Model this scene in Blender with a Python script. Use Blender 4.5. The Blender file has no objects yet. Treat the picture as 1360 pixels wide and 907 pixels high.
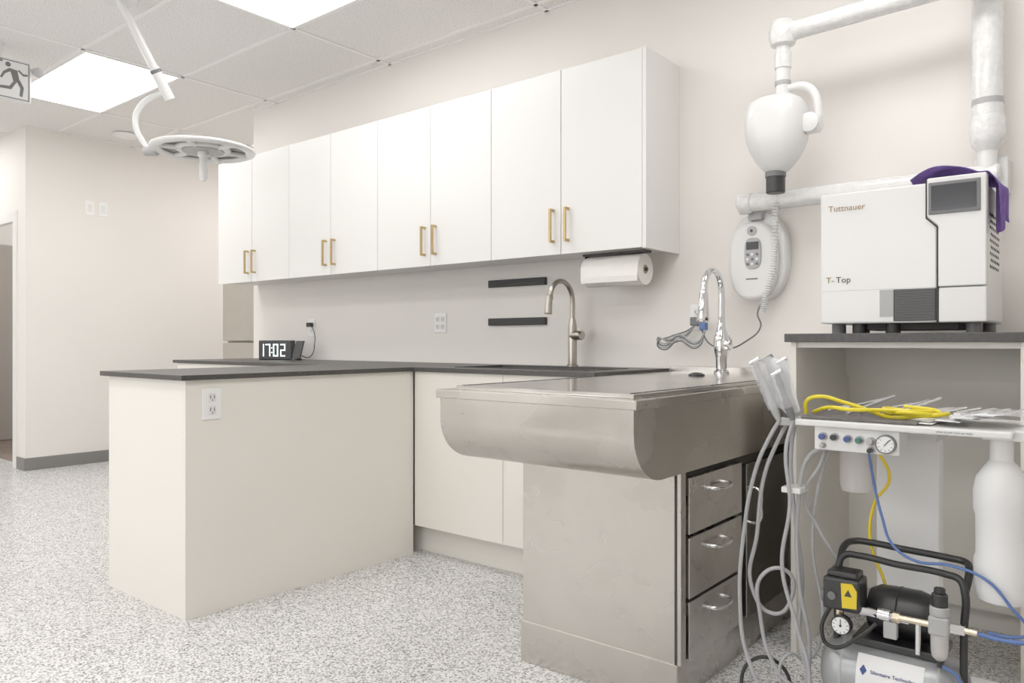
import bpy, bmesh, math, random
from mathutils import Vector, Matrix
random.seed(4)
D = bpy.data
COL = bpy.context.scene.collection

# ---------------------------------------------------------------- materials
def mat(name, col, rough=0.5, metal=0.0, noise=0.0, nscale=8.0, bump=0.0, bscale=60.0,
        emit=None, estr=0.0, alpha=1.0, trans=0.0, coat=0.0, stretch=None, spec=None, rvar=0.0, detail=5):
    m = D.materials.new(name); m.use_nodes = True
    nt = m.node_tree; b = nt.nodes['Principled BSDF']
    b.inputs['Base Color'].default_value = (*col, 1)
    b.inputs['Roughness'].default_value = rough
    b.inputs['Metallic'].default_value = metal
    b.inputs['Coat Weight'].default_value = coat
    if spec is not None: b.inputs['Specular IOR Level'].default_value = spec
    b.inputs['Transmission Weight'].default_value = trans
    b.inputs['Alpha'].default_value = alpha
    if emit:
        b.inputs['Emission Color'].default_value = (*emit, 1)
        b.inputs['Emission Strength'].default_value = estr
    tc = nt.nodes.new('ShaderNodeTexCoord'); mp = nt.nodes.new('ShaderNodeMapping')
    nt.links.new(tc.outputs['Object'], mp.inputs['Vector'])
    if stretch: mp.inputs['Scale'].default_value = stretch
    if noise > 0 or rvar > 0:
        n = nt.nodes.new('ShaderNodeTexNoise'); n.inputs['Scale'].default_value = nscale
        n.inputs['Detail'].default_value = detail
        nt.links.new(mp.outputs[0], n.inputs['Vector'])
        if noise > 0:
            r = nt.nodes.new('ShaderNodeValToRGB')
            r.color_ramp.elements[0].position = 0.3; r.color_ramp.elements[1].position = 0.7
            r.color_ramp.elements[0].color = (*[c*(1-noise) for c in col], 1)
            r.color_ramp.elements[1].color = (*[min(1, c*(1+noise)) for c in col], 1)
            nt.links.new(n.outputs['Fac'], r.inputs[0]); nt.links.new(r.outputs[0], b.inputs['Base Color'])
        if rvar > 0:
            mr = nt.nodes.new('ShaderNodeMapRange')
            mr.inputs['From Min'].default_value = 0.3; mr.inputs['From Max'].default_value = 0.7
            mr.inputs['To Min'].default_value = rough-rvar; mr.inputs['To Max'].default_value = rough+rvar
            nt.links.new(n.outputs['Fac'], mr.inputs['Value']); nt.links.new(mr.outputs[0], b.inputs['Roughness'])
    if bump > 0:
        n2 = nt.nodes.new('ShaderNodeTexNoise'); n2.inputs['Scale'].default_value = bscale
        n2.inputs['Detail'].default_value = 3
        nt.links.new(mp.outputs[0], n2.inputs['Vector'])
        bp = nt.nodes.new('ShaderNodeBump'); bp.inputs['Strength'].default_value = bump
        bp.inputs['Distance'].default_value = 0.01
        nt.links.new(n2.outputs['Fac'], bp.inputs['Height']); nt.links.new(bp.outputs[0], b.inputs['Normal'])
    return m

M = {}
M['wall'] = mat('wall_paint', (.79, .752, .708), .6, noise=.01, nscale=2, bump=.03, bscale=180)
M['ceil_grid'] = mat('tee_bar', (.86, .84, .82), .5)
M['cab'] = mat('cabinet_white', (.745, .732, .708), .35, noise=.006, nscale=3)
M['pen'] = mat('panel_cream', (.80, .767, .70), .4, noise=.01, nscale=2.5)
M['counter'] = mat('dark_laminate', (.042, .038, .036), .42, noise=.3, nscale=70, bump=.05, bscale=200)
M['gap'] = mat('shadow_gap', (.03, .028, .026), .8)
M['cabgap'] = mat('cabinet_reveal', (.24, .23, .21), .8)
M['black'] = mat('black_plastic', (.011, .011, .012), .38, noise=.1, nscale=20)
M['rubber'] = mat('black_rubber', (.010, .010, .010), .5, bump=.1)
M['white'] = mat('white_plastic', (.75, .745, .735), .3, noise=.006)
M['whitem'] = mat('white_enamel', (.74, .735, .725), .28, coat=.3)
M['lgrey'] = mat('light_grey_plastic', (.38, .38, .38), .4)
M['grey'] = mat('grey_plastic', (.13, .13, .135), .45)
M['tubegrey'] = mat('grey_tubing', (.36, .36, .37), .4)
M['gold'] = mat('brushed_brass', (.48, .34, .155), .3, metal=1, noise=.05, nscale=40)
M['brass'] = mat('brass_fitting', (.68, .58, .43), .25, metal=1)
M['chrome'] = mat('chrome', (.76, .76, .77), .07, metal=1)
M['nickel'] = mat('brushed_nickel', (.44, .405, .36), .28, metal=1)
M['steel'] = mat('stainless_steel', (.50, .47, .43), .27, metal=1, noise=.09, nscale=4, rvar=.07, detail=3)
M['steel_top'] = mat('stainless_steel_top', (.56, .54, .51), .18, metal=1, noise=.05, nscale=6, rvar=.04, detail=3)
M['steel_dark'] = mat('stainless_drawer', (.54, .51, .475), .28, metal=1, noise=.10, nscale=8, rvar=.07, detail=3)
M['steel_door'] = mat('stainless_door', (.38, .36, .335), .22, metal=1, noise=.08, nscale=5, rvar=.05, detail=2)
M['basebd'] = mat('vinyl_baseboard', (.17, .165, .16), .5)
M['glass'] = mat('dark_display', (.03, .033, .04), .1, coat=.5)
M['wrap'] = mat('bubble_wrap', (.74, .735, .725), .2, bump=.4, bscale=45, coat=.5, noise=.07, nscale=40)
M['blue'] = mat('blue_tubing', (.06, .13, .36), .35)
M['bluek'] = mat('blue_knob', (.03, .06, .22), .35)
M['green'] = mat('green_knob', (.03, .13, .10), .35)
M['yellow'] = mat('yellow_tubing', (.74, .60, .012), .38)
M['ylabel'] = mat('yellow_label', (.74, .53, .010), .5)
M['purple'] = mat('purple_cloth', (.15, .08, .33), .9, noise=.25, nscale=30, bump=.5, bscale=200)
M['paper'] = mat('paper_towel', (.78, .755, .72), .9, bump=.25, bscale=150)
M['card'] = mat('cardboard_core', (.30, .21, .14), .9)
M['tank'] = mat('tank_silver_paint', (.32, .33, .34), .3, metal=.5, noise=.03)
M['label'] = mat('label_paper', (.78, .78, .78), .5)
M['ink'] = mat('printed_ink', (.04, .036, .032), .6)
M['inkblue'] = mat('printed_ink_blue', (.02, .045, .20), .6)
M['inkgold'] = mat('printed_ink_ochre', (.30, .19, .07), .6)
M['digits'] = mat('clock_digits', (.9, .95, .95), .5, emit=(.9, 1, 1), estr=1.0)
M['fridge'] = mat('fridge_beige_steel', (.42, .38, .33), .4, metal=.25, noise=.03)
M['plastic_clear'] = mat('clear_film', (.85, .86, .88), .12, alpha=.28, coat=.4, bump=.5, bscale=50)
M['cup'] = mat('translucent_cup', (.75, .72, .70), .2, alpha=.5, noise=.02)
M['bottle'] = mat('hdpe_bottle', (.76, .76, .76), .35, noise=.01)
M['door'] = mat('door_taupe', (.34, .30, .265), .5)
M['wood'] = mat('vinyl_plank', (.20, .15, .12), .45, noise=.3, nscale=5, stretch=(1, 8, 1))
M['outlet'] = mat('outlet_white', (.88, .875, .865), .3)
M['mat_grey'] = mat('tray_mat', (.10, .09, .085), .6, noise=.3, nscale=60)
M['lamp'] = mat('troffer_diffuser', (.9, .9, .9), .5, emit=(1, .99, .975), estr=8.2)

def ceiling_mat():
    m = mat('ceiling_tile', (.76, .735, .715), .85)
    nt = m.node_tree; b = nt.nodes['Principled BSDF']
    tc = nt.nodes.new('ShaderNodeTexCoord')
    n = nt.nodes.new('ShaderNodeTexNoise'); n.inputs['Scale'].default_value = 120; n.inputs['Detail'].default_value = 4
    nt.links.new(tc.outputs['Object'], n.inputs['Vector'])
    r = nt.nodes.new('ShaderNodeValToRGB')
    r.color_ramp.elements[0].position = .36; r.color_ramp.elements[0].color = (.64, .625, .605, 1)
    r.color_ramp.elements[1].position = .50; r.color_ramp.elements[1].color = (.82, .80, .78, 1)
    nt.links.new(n.outputs['Fac'], r.inputs[0]); nt.links.new(r.outputs[0], b.inputs['Base Color'])
    bp = nt.nodes.new('ShaderNodeBump'); bp.inputs['Strength'].default_value = .3; bp.inputs['Distance'].default_value = .004
    nt.links.new(n.outputs['Fac'], bp.inputs['Height']); nt.links.new(bp.outputs[0], b.inputs['Normal'])
    return m
M['ceil'] = ceiling_mat()

def floor_mat():
    m = mat('epoxy_flake_floor', (.6, .6, .6), .23)
    nt = m.node_tree; b = nt.nodes['Principled BSDF']
    tc = nt.nodes.new('ShaderNodeTexCoord')
    def vor(s):
        v = nt.nodes.new('ShaderNodeTexVoronoi'); v.inputs['Scale'].default_value = s
        v.inputs['Randomness'].default_value = 1
        nt.links.new(tc.outputs['Object'], v.inputs['Vector']); return v
    v1 = vor(180); v2 = vor(300)
    sep = nt.nodes.new('ShaderNodeSeparateColor'); nt.links.new(v1.outputs['Color'], sep.inputs[0])
    r = nt.nodes.new('ShaderNodeValToRGB'); cr = r.color_ramp; cr.interpolation = 'CONSTANT'
    cr.elements[0].position = 0; cr.elements[0].color = (.025, .025, .027, 1)
    cr.elements[1].position = .10; cr.elements[1].color = (.15, .148, .148, 1)
    for p, c in ((.24, (.38, .37, .365)), (.40, (.77, .76, .745)), (.72, (.55, .54, .53)), (.86, (.83, .82, .80))):
        e = cr.elements.new(p); e.color = (*c, 1)
    nt.links.new(sep.outputs[0], r.inputs[0])
    sep2 = nt.nodes.new('ShaderNodeSeparateColor'); nt.links.new(v2.outputs['Color'], sep2.inputs[0])
    r2 = nt.nodes.new('ShaderNodeValToRGB'); c2 = r2.color_ramp; c2.interpolation = 'CONSTANT'
    c2.elements[0].position = 0; c2.elements[0].color = (.20, .195, .19, 1)
    c2.elements[1].position = .16; c2.elements[1].color = (.75, .74, .725, 1)
    nt.links.new(sep2.outputs[1], r2.inputs[0])
    mx = nt.nodes.new('ShaderNodeMix'); mx.data_type = 'RGBA'; mx.inputs[0].default_value = .30
    nt.links.new(r.outputs[0], mx.inputs[6]); nt.links.new(r2.outputs[0], mx.inputs[7])
    nt.links.new(mx.outputs[2], b.inputs['Base Color'])
    bp = nt.nodes.new('ShaderNodeBump'); bp.inputs['Strength'].default_value = .45; bp.inputs['Distance'].default_value = .003
    n = nt.nodes.new('ShaderNodeTexNoise'); n.inputs['Scale'].default_value = 80
    nt.links.new(tc.outputs['Object'], n.inputs['Vector'])
    nt.links.new(n.outputs['Fac'], bp.inputs['Height']); nt.links.new(bp.outputs[0], b.inputs['Normal'])
    return m
M['floor'] = floor_mat()

# ---------------------------------------------------------------- builders
def link(o, parent=None):
    COL.objects.link(o)
    if parent is not None:
        o.parent = parent; o.matrix_parent_inverse = Matrix.Translation(parent.location).inverted()
    return o

def G(name, loc=(0, 0, 0)):
    e = D.objects.new(name, None); e.location = loc; e.empty_display_size = .1
    COL.objects.link(e); return e

def finish(bm, name, m, parent, smooth=False, bevel=0, seg=2, sub=0):
    bmesh.ops.recalc_face_normals(bm, faces=bm.faces)
    me = D.meshes.new(name); bm.to_mesh(me); bm.free()
    me.materials.append(M[m] if isinstance(m, str) else m)
    o = D.objects.new(name, me)
    if smooth:
        for p in me.polygons: p.use_smooth = True
    link(o, parent)
    if bevel:
        b = o.modifiers.new('b', 'BEVEL'); b.width = bevel; b.segments = seg; b.limit_method = 'ANGLE'
        b.harden_normals = False
    if sub:
        s = o.modifiers.new('s', 'SUBSURF'); s.levels = sub; s.render_levels = sub
    return o

def box(name, x0, x1, y0, y1, z0, z1, m, parent=None, bevel=0, seg=2):
    bm = bmesh.new()
    bmesh.ops.create_cube(bm, size=1)
    for v in bm.verts:
        v.co = Vector(((x0+x1)/2+v.co.x*(x1-x0), (y0+y1)/2+v.co.y*(y1-y0), (z0+z1)/2+v.co.z*(z1-z0)))
    return finish(bm, name, m, parent, bevel=bevel, seg=seg)

def boxes(name, lst, m, parent=None, bevel=0):
    bm = bmesh.new()
    for (x0, x1, y0, y1, z0, z1) in lst:
        r = bmesh.ops.create_cube(bm, size=1)
        for v in r['verts']:
            v.co = Vector(((x0+x1)/2+v.co.x*(x1-x0), (y0+y1)/2+v.co.y*(y1-y0), (z0+z1)/2+v.co.z*(z1-z0)))
    return finish(bm, name, m, parent, bevel=bevel)

def lathe(name, prof, origin, axis, m, parent=None, n=32, scale=(1, 1), cap=True, sub=0, split=40):
    """prof list of (r,h) along axis"""
    ax = Vector(axis).normalized()
    q = ax.to_track_quat('Z', 'Y').to_matrix()
    bm = bmesh.new(); rings = []
    for r, h in prof:
        ring = []
        for i in range(n):
            a = 2*math.pi*i/n
            ring.append(bm.verts.new(Vector(origin)+q @ Vector((r*math.cos(a)*scale[0], r*math.sin(a)*scale[1], h))))
        rings.append(ring)
    for a, b in zip(rings, rings[1:]):
        for i in range(n):
            bm.faces.new((a[i], a[(i+1) % n], b[(i+1) % n], b[i]))
    if cap:
        bm.faces.new(rings[0]); bm.faces.new(rings[-1])
    o = finish(bm, name, m, parent, smooth=True, sub=sub)
    md = o.modifiers.new('es', 'EDGE_SPLIT'); md.split_angle = math.radians(split)
    return o

def cyl(name, p0, p1, r, m, parent=None, r2=None, n=24, bev=0):
    p0 = Vector(p0); p1 = Vector(p1); L = (p1-p0).length
    r2 = r if r2 is None else r2
    if bev:
        prof = [(r-bev, 0), (r, bev), (r2, L-bev), (r2-bev, L)]
    else:
        prof = [(r, 0), (r2, L)]
    return lathe(name, prof, p0, p1-p0, m, parent, n)

def tube(name, pts, r, m, parent=None, cyclic=False, res=10, kind='NURBS'):
    cu = D.curves.new(name, 'CURVE'); cu.dimensions = '3D'
    if kind == 'POLY':
        sp = cu.splines.new('POLY'); sp.points.add(len(pts)-1)
        for p, c in zip(sp.points, pts): p.co = (*c, 1)
    else:
        sp = cu.splines.new('BEZIER'); sp.bezier_points.add(len(pts)-1)
        for p, c in zip(sp.bezier_points, pts):
            p.co = c; p.handle_left_type = p.handle_right_type = 'AUTO'
    sp.use_cyclic_u = cyclic; sp.resolution_u = res if kind != 'POLY' else 1
    cu.bevel_depth = r; cu.bevel_resolution = 4; cu.use_fill_caps = True
    cu.materials.append(M[m])
    tmp = D.objects.new(name+'_c', cu); COL.objects.link(tmp)
    dg = bpy.context.evaluated_depsgraph_get(); dg.update()
    me = D.meshes.new_from_object(tmp.evaluated_get(dg))
    D.objects.remove(tmp); me.name = name
    for p in me.polygons: p.use_smooth = True
    o = D.objects.new(name, me); link(o, parent)
    return o

def prism(name, pts, d0, d1, plane, m, parent=None, bevel=0, seg=3, smooth=False):
    """pts 2D polygon; plane 'XZ' extruded in Y, 'YZ' in X, 'XY' in Z"""
    def f(a, b, d):
        return {'XZ': (a, d, b), 'YZ': (d, a, b), 'XY': (a, b, d)}[plane]
    bm = bmesh.new()
    A = [bm.verts.new(f(a, b, d0)) for a, b in pts]; B = [bm.verts.new(f(a, b, d1)) for a, b in pts]
    n = len(pts)
    bm.faces.new(A); bm.faces.new(B)
    for i in range(n): bm.faces.new((A[i], A[(i+1) % n], B[(i+1) % n], B[i]))
    return finish(bm, name, m, parent, bevel=bevel, seg=seg, smooth=smooth)

def text(name, s, size, loc, rot, m, parent=None, ext=.0004):
    cu = D.curves.new(name, 'FONT'); cu.body = s; cu.size = size; cu.extrude = ext
    cu.align_x = 'LEFT'; cu.materials.append(M[m])
    tmp = D.objects.new(name+'_c', cu); COL.objects.link(tmp)
    dg = bpy.context.evaluated_depsgraph_get(); dg.update()
    me = D.meshes.new_from_object(tmp.evaluated_get(dg)); D.objects.remove(tmp)
    me.transform(Matrix.Translation(loc) @ rot.to_4x4())
    o = D.objects.new(name, me); link(o, parent); return o
RF = Matrix.Rotation(math.radians(90), 3, 'X')                      # faces -Y

def superellipse(cx, cy, a, b, n=3, k=40):
    out = []
    for i in range(k):
        t = 2*math.pi*i/k; c, s = math.cos(t), math.sin(t)
        out.append((cx+a*math.copysign(abs(c)**(2/n), c), cy+b*math.copysign(abs(s)**(2/n), s)))
    return out

# ---------------------------------------------------------------- room
CZ = 2.775; YW = 3.2; XW = -6.88; XE = -5.108; YD = 2.26
box('floor', -9.3, 1.8, -3.2, 5.2, -.05, 0, 'floor')
box('ceiling', -9.3, 1.8, -3.2, 5.2, CZ, CZ+.1, 'ceil')
box('wall_north', XE, 1.8, YW, 5.1, 0, CZ, 'wall')
box('wall_niche', XW-.1, XE, 5.0, 5.1, 0, CZ, 'wall')
box('wall_west', XW-.1, XW, YD, 5.0, 0, CZ, 'wall')
box('wall_east', 1.7, 1.8, -3.2, YW, 0, CZ, 'wall')
WX = [(-6.2, -3.9), (-3.2, -.9)]; WZ0, WZ1 = .75, 2.35  # unseen windows, added behind the camera to bring in fill light
boxes('wall_south', [(-9.3, 1.7, -3.2, -3.1, 0, WZ0), (-9.3, 1.7, -3.2, -3.1, WZ1, CZ), (-9.3, WX[0][0], -3.2, -3.1, WZ0, WZ1),
                     (WX[0][1], WX[1][0], -3.2, -3.1, WZ0, WZ1), (WX[1][1], 1.7, -3.2, -3.1, WZ0, WZ1)], 'wall')
for k, (a, b) in enumerate(WX):
    boxes('window_%d' % (k+1), [(a, b, -3.17, -3.12, WZ0, WZ0+.05), (a, b, -3.17, -3.12, WZ1-.05, WZ1), (a, a+.05, -3.17, -3.12, WZ0+.05, WZ1-.05),
        (b-.05, b, -3.17, -3.12, WZ0+.05, WZ1-.05), ((a+b)/2-.02, (a+b)/2+.02, -3.17, -3.12, WZ0+.05, WZ1-.05)], 'cab')
    L = D.lights.new('daylight', 'AREA'); L.shape = 'RECTANGLE'; L.size = b-a+.2; L.size_y = WZ1-WZ0+.2; L.energy = 36; L.color = (.98, .99, 1)  # fill light added outside the opening to brighten south-facing surfaces
    lo = D.objects.new('window_daylight', L); lo.location = ((a+b)/2, -3.3, (WZ0+WZ1)/2); lo.rotation_euler = (math.radians(90), 0, 0); COL.objects.link(lo)
box('wall_far_west', -9.3, -9.2, -3.1, 5.1, 0, CZ, 'wall')
DX0, DX1, DH = -8.02, -7.10, 2.06
boxes('wall_doorway', [(DX1, XW-.1, YD, YD+.1, 0, CZ), (-9.2, DX0, YD, YD+.1, 0, CZ), (DX0, DX1, YD, YD+.1, DH, CZ)], 'wall')
boxes('trim_1', [(DX1-.03, DX1+.05, YD-.012, YD, 0, DH+.05), (DX0-.05, DX0+.03, YD-.012, YD, 0, DH+.05), (DX0+.03, DX1-.03, YD-.012, YD, DH-.03, DH+.05)], 'cab')
box('floor_hall', -9.2, XW-.1, YD+.1, 5.0, 0.0, .004, 'wood')
box('door_1', -9.17, -9.13, 2.4, 3.3, .01, 2.05, 'door', bevel=.003)
box('baseboard_west', XW, XW+.012, YD-.012, 5.0, 0, .1, 'basebd', bevel=.003)
box('baseboard_doorway', DX1+.05, XW, YD-.012, YD, 0, .1, 'basebd', bevel=.003)
box('baseboard_north', -.2, 1.7, YW-.012, YW, 0, .1, 'basebd', bevel=.003)

# suspended ceiling tees
tees = []
for i in range(-5, 4):
    x = -3.58+1.22*i
    if -9.2 < x < 1.7: tees.append((x-.012, x+.012, -3.1, 3.2 if x > XE else 5.0, CZ-.006, CZ))
for j in range(-9, 6):
    y = 2.49+.61*j
    if y > YW: tees.append((XW, XE, y-.012, y+.012, CZ-.006, CZ))
    elif y > -3.1: tees.append((-9.2, 1.7, y-.012, y+.012, CZ-.006, CZ))
tees.append((XE, 1.7, YW-.018, YW, CZ-.006, CZ))
tees.append((XW, XW+.018, YD, 5.0, CZ-.006, CZ))
boxes('trim_ceiling_grid', tees, 'ceil_grid')

# troffers
def troffer_at(x0, x1, y0, y1):
    g = G('ceiling_troffer_light', ((x0+x1)/2, (y0+y1)/2, CZ))
    box('diffuser', x0+.022, x1-.022, y0+.022, y1-.022, CZ-.009, CZ-.002, 'lamp', g)
    boxes('frame', [(x0+.012, x0+.022, y0+.012, y1-.012, CZ-.012, CZ), (x1-.022, x1-.012, y0+.012, y1-.012, CZ-.012, CZ),
                    (x0+.022, x1-.022, y0+.012, y0+.022, CZ-.012, CZ), (x0+.022, x1-.022, y1-.022, y1-.012, CZ-.012, CZ)], 'ceil_grid', g)
def troffer(ix, jy):
    x0 = -3.58+1.22*ix; y0 = 2.49-.61+.61*jy
    troffer_at(x0, x0+1.22, y0, y0+.61)
for ix in (-2, 0, 2):
    for jy in (0, -3, -6):
        troffer(ix, jy)
troffer(-4, -1); troffer(-4, -5)  # out-of-view troffers added to brighten the west end
troffer_at(-6.0, -5.39, 3.71, 4.93)      # niche: added lamp hidden behind the wall end, brightens the west wall
troffer_at(-8.46, -7.24, 3.1, 3.71)      # room behind doorway: unseen lamp added to lift its tone

g = G('ceiling_speaker', (-6.5, 2.88, CZ))
lathe('ring', [(.10, 0), (.10, .012), (.085, .018), (.08, .012)], (-6.5, 2.88, CZ-.006), (0, 0, -1), 'ceil_grid', g)
cyl('grille', (-6.5, 2.88, CZ-.006), (-6.5, 2.88, CZ-.016), .078, 'lgrey', g)

# ---------------------------------------------------------------- upper cabinets
g = G('upper_cabinet_run', (-3.33, 3.04, 1.87))
X0, X1, YF, ZB, ZT = -5.055, -1.603, 2.884, 1.447, 2.306
W = (X1-.018-X0)/8
box('carcass', X0, X1-.018, YF+.022, YW-.001, ZB+.012, ZT, 'cab', g)
box('end_panel', X1-.018, X1, YF, YW-.001, ZB-.004, ZT+.002, 'cab', g, bevel=.001)
box('reveal', X0+.004, X1-.02, YF+.012, YF+.022, ZB+.005, ZT-.003, 'cabgap', g)
for i in range(8):
    a = X0+W*i
    box('door_panel_%d' % (i+1), a+.0018, a+W-.0018, YF, YF+.018, ZB, ZT, 'cab', g, bevel=.0015)
for i in (1, 3, 5, 7):
    a = X0+W*i
    for sx, k in ((-.042, 'l'), (.042, 'r')):
        x = a+sx
        boxes('pull_%d%s' % (i, k), [(x-.006, x+.006, YF-.034, YF-.024, 1.502, 1.66), (x-.006, x+.006, YF-.026, YF, 1.502, 1.514), (x-.006, x+.006, YF-.026, YF, 1.648, 1.66)], 'gold', g, bevel=.0012)

# ---------------------------------------------------------------- base cabinets
ZC = .915
S = (-2.52, -1.80, 2.70, 3.02)
g = G('base_cabinet_run', (-3.4, 2.9, .45))
boxes('carcass', [(-5.05, S[0]-.02, 2.60, YW-.001, .137, ZC-.02), (S[0]-.02, -1.70, 2.60, YW-.001, .137, .68), (S[0]-.02, -1.70, 2.60, S[2]-.02, .68, ZC-.02)], 'cabgap', g)
box('toe_kick', -5.05, -1.55, 2.655, 2.67, 0, .137, 'pen', g)
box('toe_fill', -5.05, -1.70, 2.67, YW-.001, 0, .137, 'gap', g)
for i, (a, b) in enumerate(((-5.05, -4.5), (-4.5, -3.95), (-3.95, -3.40), (-2.712, -2.149), (-2.149, -1.66))):
    box('door_panel_%d' % (i+1), a+.0018, b-.0018, 2.58, 2.598, .14, ZC-.022, 'pen', g, bevel=.001)
g = G('peninsula_cabinet', (-3.04, 2.0, .45))
box('side_panel', -2.738, -2.72, 1.42, 2.579, 0, ZC-.02, 'pen', g, bevel=.001)
box('end_panel', -3.365, -2.7385, 1.42, 1.438, 0, ZC-.02, 'pen', g, bevel=.001)
box('carcass', -3.365, -2.739, 1.439, 2.579, 0.0, ZC-.02, 'pen', g)
x = -2.72
box('outlet_plate', x, x+.006, 1.484, 1.562, .742, .862, 'outlet', g, bevel=.003)
for dz in (-.024, .024):
    box('outlet_socket_%d' % (dz > 0), x+.006, x+.009, 1.507, 1.539, .802+dz-.017, .802+dz+.017, 'white', g, bevel=.002)
    boxes('outlet_slots_%d' % (dz > 0), [(x+.009, x+.0096, 1.514, 1.517, .802+dz-.004, .802+dz+.009), (x+.009, x+.0096, 1.529, 1.532, .802+dz-.004, .802+dz+.009), (x+.009, x+.0096, 1.521, 1.525, .802+dz-.012, .802+dz-.007)], 'gap', g)

g = G('countertop', (-3.3, 2.7, ZC))
prism('slab_left', [(-3.395, 1.395), (-2.70, 1.395), (-2.70, 2.56), (S[0], 2.56), (S[0], YW), (-5.075, YW), (-5.075, 2.56), (-3.395, 2.56)], ZC-.02, ZC, 'XY', 'counter', g, bevel=.002)
boxes('slab_sink', [(S[0], S[1], 2.56, S[2], ZC-.02, ZC), (S[0], S[1], S[3], YW, ZC-.02, ZC), (S[1], -1.655, 2.56, YW, ZC-.02, ZC)], 'counter', g)
g = G('undermount_sink', (-2.16, 2.86, ZC-.1))
t = .004
boxes('basin', [(S[0], S[1], S[2], S[3], .70, .704), (S[0], S[0]+t, S[2], S[3], .70, ZC-.006), (S[1]-t, S[1], S[2], S[3], .70, ZC-.006),
                (S[0], S[1], S[2], S[2]+t, .70, ZC-.006), (S[0], S[1], S[3]-t, S[3], .70, ZC-.006)], 'counter', g)
cyl('drain', (-2.16, 2.86, .704), (-2.16, 2.86, .708), .045, 'chrome', g)
boxes('rim', [(S[0]-.018, S[1]+.018, S[2]-.018, S[2], ZC, ZC+.003), (S[0]-.018, S[1]+.018, S[3], S[3]+.018, ZC, ZC+.003),
              (S[0]-.018, S[0], S[2], S[3], ZC, ZC+.003), (S[1], S[1]+.018, S[2], S[3], ZC, ZC+.003)], 'black', g)

# ---------------------------------------------------------------- faucets
def arc_pts(x, yb, zb, ztop, reach, zend):
    r = reach/2; pts = [(x, yb, zb), (x, yb, (zb+ztop-r)/2), (x, yb, ztop-r)]
    for k in range(1, 8):
        a = math.pi*k/8
        pts.append((x, yb-r+r*math.cos(a), ztop-r+r*math.sin(a)))
    pts.append((x, yb-reach, ztop-r)); pts.append((x, yb-reach-.004, zend)); return pts
g = G('kitchen_faucet', (-2.13, 3.09, 1.1))
fx, fy = -2.13, 3.095
lathe('base', [(.03, 0), (.03, .008), (.022, .014), (.022, .2), (.019, .215), (.0135, .24)], (fx, fy, ZC), (0, 0, 1), 'nickel', g)
tube('gooseneck', arc_pts(fx, fy, 1.11, 1.332, .19, 1.245), .0125, 'nickel', g)
cyl('spray_head', (fx, fy-.193, 1.26), (fx, fy-.203, 1.17), .0155, 'nickel', g, r2=.019, bev=.003)
cyl('lever_hub', (fx, fy, 1.07), (fx+.07, fy-.02, 1.07), .023, 'nickel', g, bev=.003)
cyl('lever', (fx+.052, fy-.018, 1.075), (fx+.085, fy-.06, 1.095), .007, 'nickel', g, bev=.002)

# ---------------------------------------------------------------- wet prep table
g = G('wet_prep_table', (-1.3, 2.4, .5))
TX0, TX1, TY0, TZ = -1.652, -.950, 1.66, .897
R = .15
prof = [(TY0+.008, TZ-.024)]
for k in range(0, 17):
    a = math.pi/2*k/16
    prof.append((TY0+.008+R-R*math.cos(a), .672+R*.9-R*.9*math.sin(a)))
prof += [(YW-.005, .672), (YW-.005, TZ-.024)]
o = prism('basin', prof, TX0+.012, TX1-.012, 'YZ', 'steel', g)
for p in o.data.polygons: p.use_smooth = True
md = o.modifiers.new('es', 'EDGE_SPLIT'); md.split_angle = math.radians(30)
prism('rim', [(TX0, TY0), (TX1, TY0), (TX1, YW-.003), (TX0, YW-.003)], TZ-.03, TZ-.004, 'XY', 'steel', g, bevel=.003, seg=3)
box('grate_plate', TX0+.05, TX1-.03, TY0+.04, 2.62, TZ-.004, TZ+.008, 'steel_top', g, bevel=.002)
box('rear_deck', TX0+.01, TX1-.01, 2.66, YW-.003, TZ-.004, TZ+.006, 'steel_top', g, bevel=.002)
box('backsplash', TX0+.01, TX1-.01, YW-.02, YW-.003, TZ, TZ+.03, 'steel', g, bevel=.002)
bm = bmesh.new()
def slot(bm, x, y, sx, sy, z):
    r = bmesh.ops.create_cube(bm, size=1)
    for v in r['verts']: v.co = Vector((x+v.co.x*sx, y+v.co.y*sy, z+v.co.z*.002))
y = TY0+.06
while y < 2.60:
    slot(bm, TX1-.045, y, .010, .008, TZ+.0083); slot(bm, TX0+.065, y, .010, .008, TZ+.0083); y += .018
finish(bm, 'grate_slots', 'gap', g)
lathe('drain_cap', [(.032, 0), (.032, .006), (.02, .012), (.012, .014)], (-1.33, 2.80, TZ+.006), (0, 0, 1), 'black', g)
CX0, CX1, CY0 = -1.53, -.968, 1.94
box('cabinet_body', CX0, CX1-.02, CY0, YW-.02, .13, .672, 'steel', g, bevel=.001)
box('end_kick', CX0-.006, CX1-.01, CY0-.004, 2.0, 0, .132, 'steel', g, bevel=.001)
box('plinth', CX0+.01, CX1-.03, 2.0, YW-.02, 0, .13, 'steel_dark', g)
box('side_frame', CX1-.02, CX1-.012, CY0, YW-.02, .13, .672, 'gap', g)
box('corner_post', CX1-.012, CX1, CY0, CY0+.03, .13, .672, 'steel', g, bevel=.001)
for i, (z0, z1) in enumerate(((.138, .300), (.310, .482), (.492, .652))):
    box('drawer_%d' % (i+1), CX1-.012, CX1+.006, CY0+.04, 2.355, z0, z1, 'steel_dark', g, bevel=.002)
    zc = z1-.045; yc = 2.165
    tube('drawer_pull_%d' % (i+1), [(CX1+.004, yc-.062, zc), (CX1+.024, yc-.058, zc), (CX1+.034, yc-.04, zc-.002), (CX1+.038, yc, zc-.004), (CX1+.034, yc+.04, zc-.002), (CX1+.024, yc+.058, zc), (CX1+.004, yc+.062, zc)], .0055, 'chrome', g)
box('door_left', CX1-.012, CX1+.004, 2.40, 2.79, .138, .64, 'steel_door', g, bevel=.002)
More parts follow.
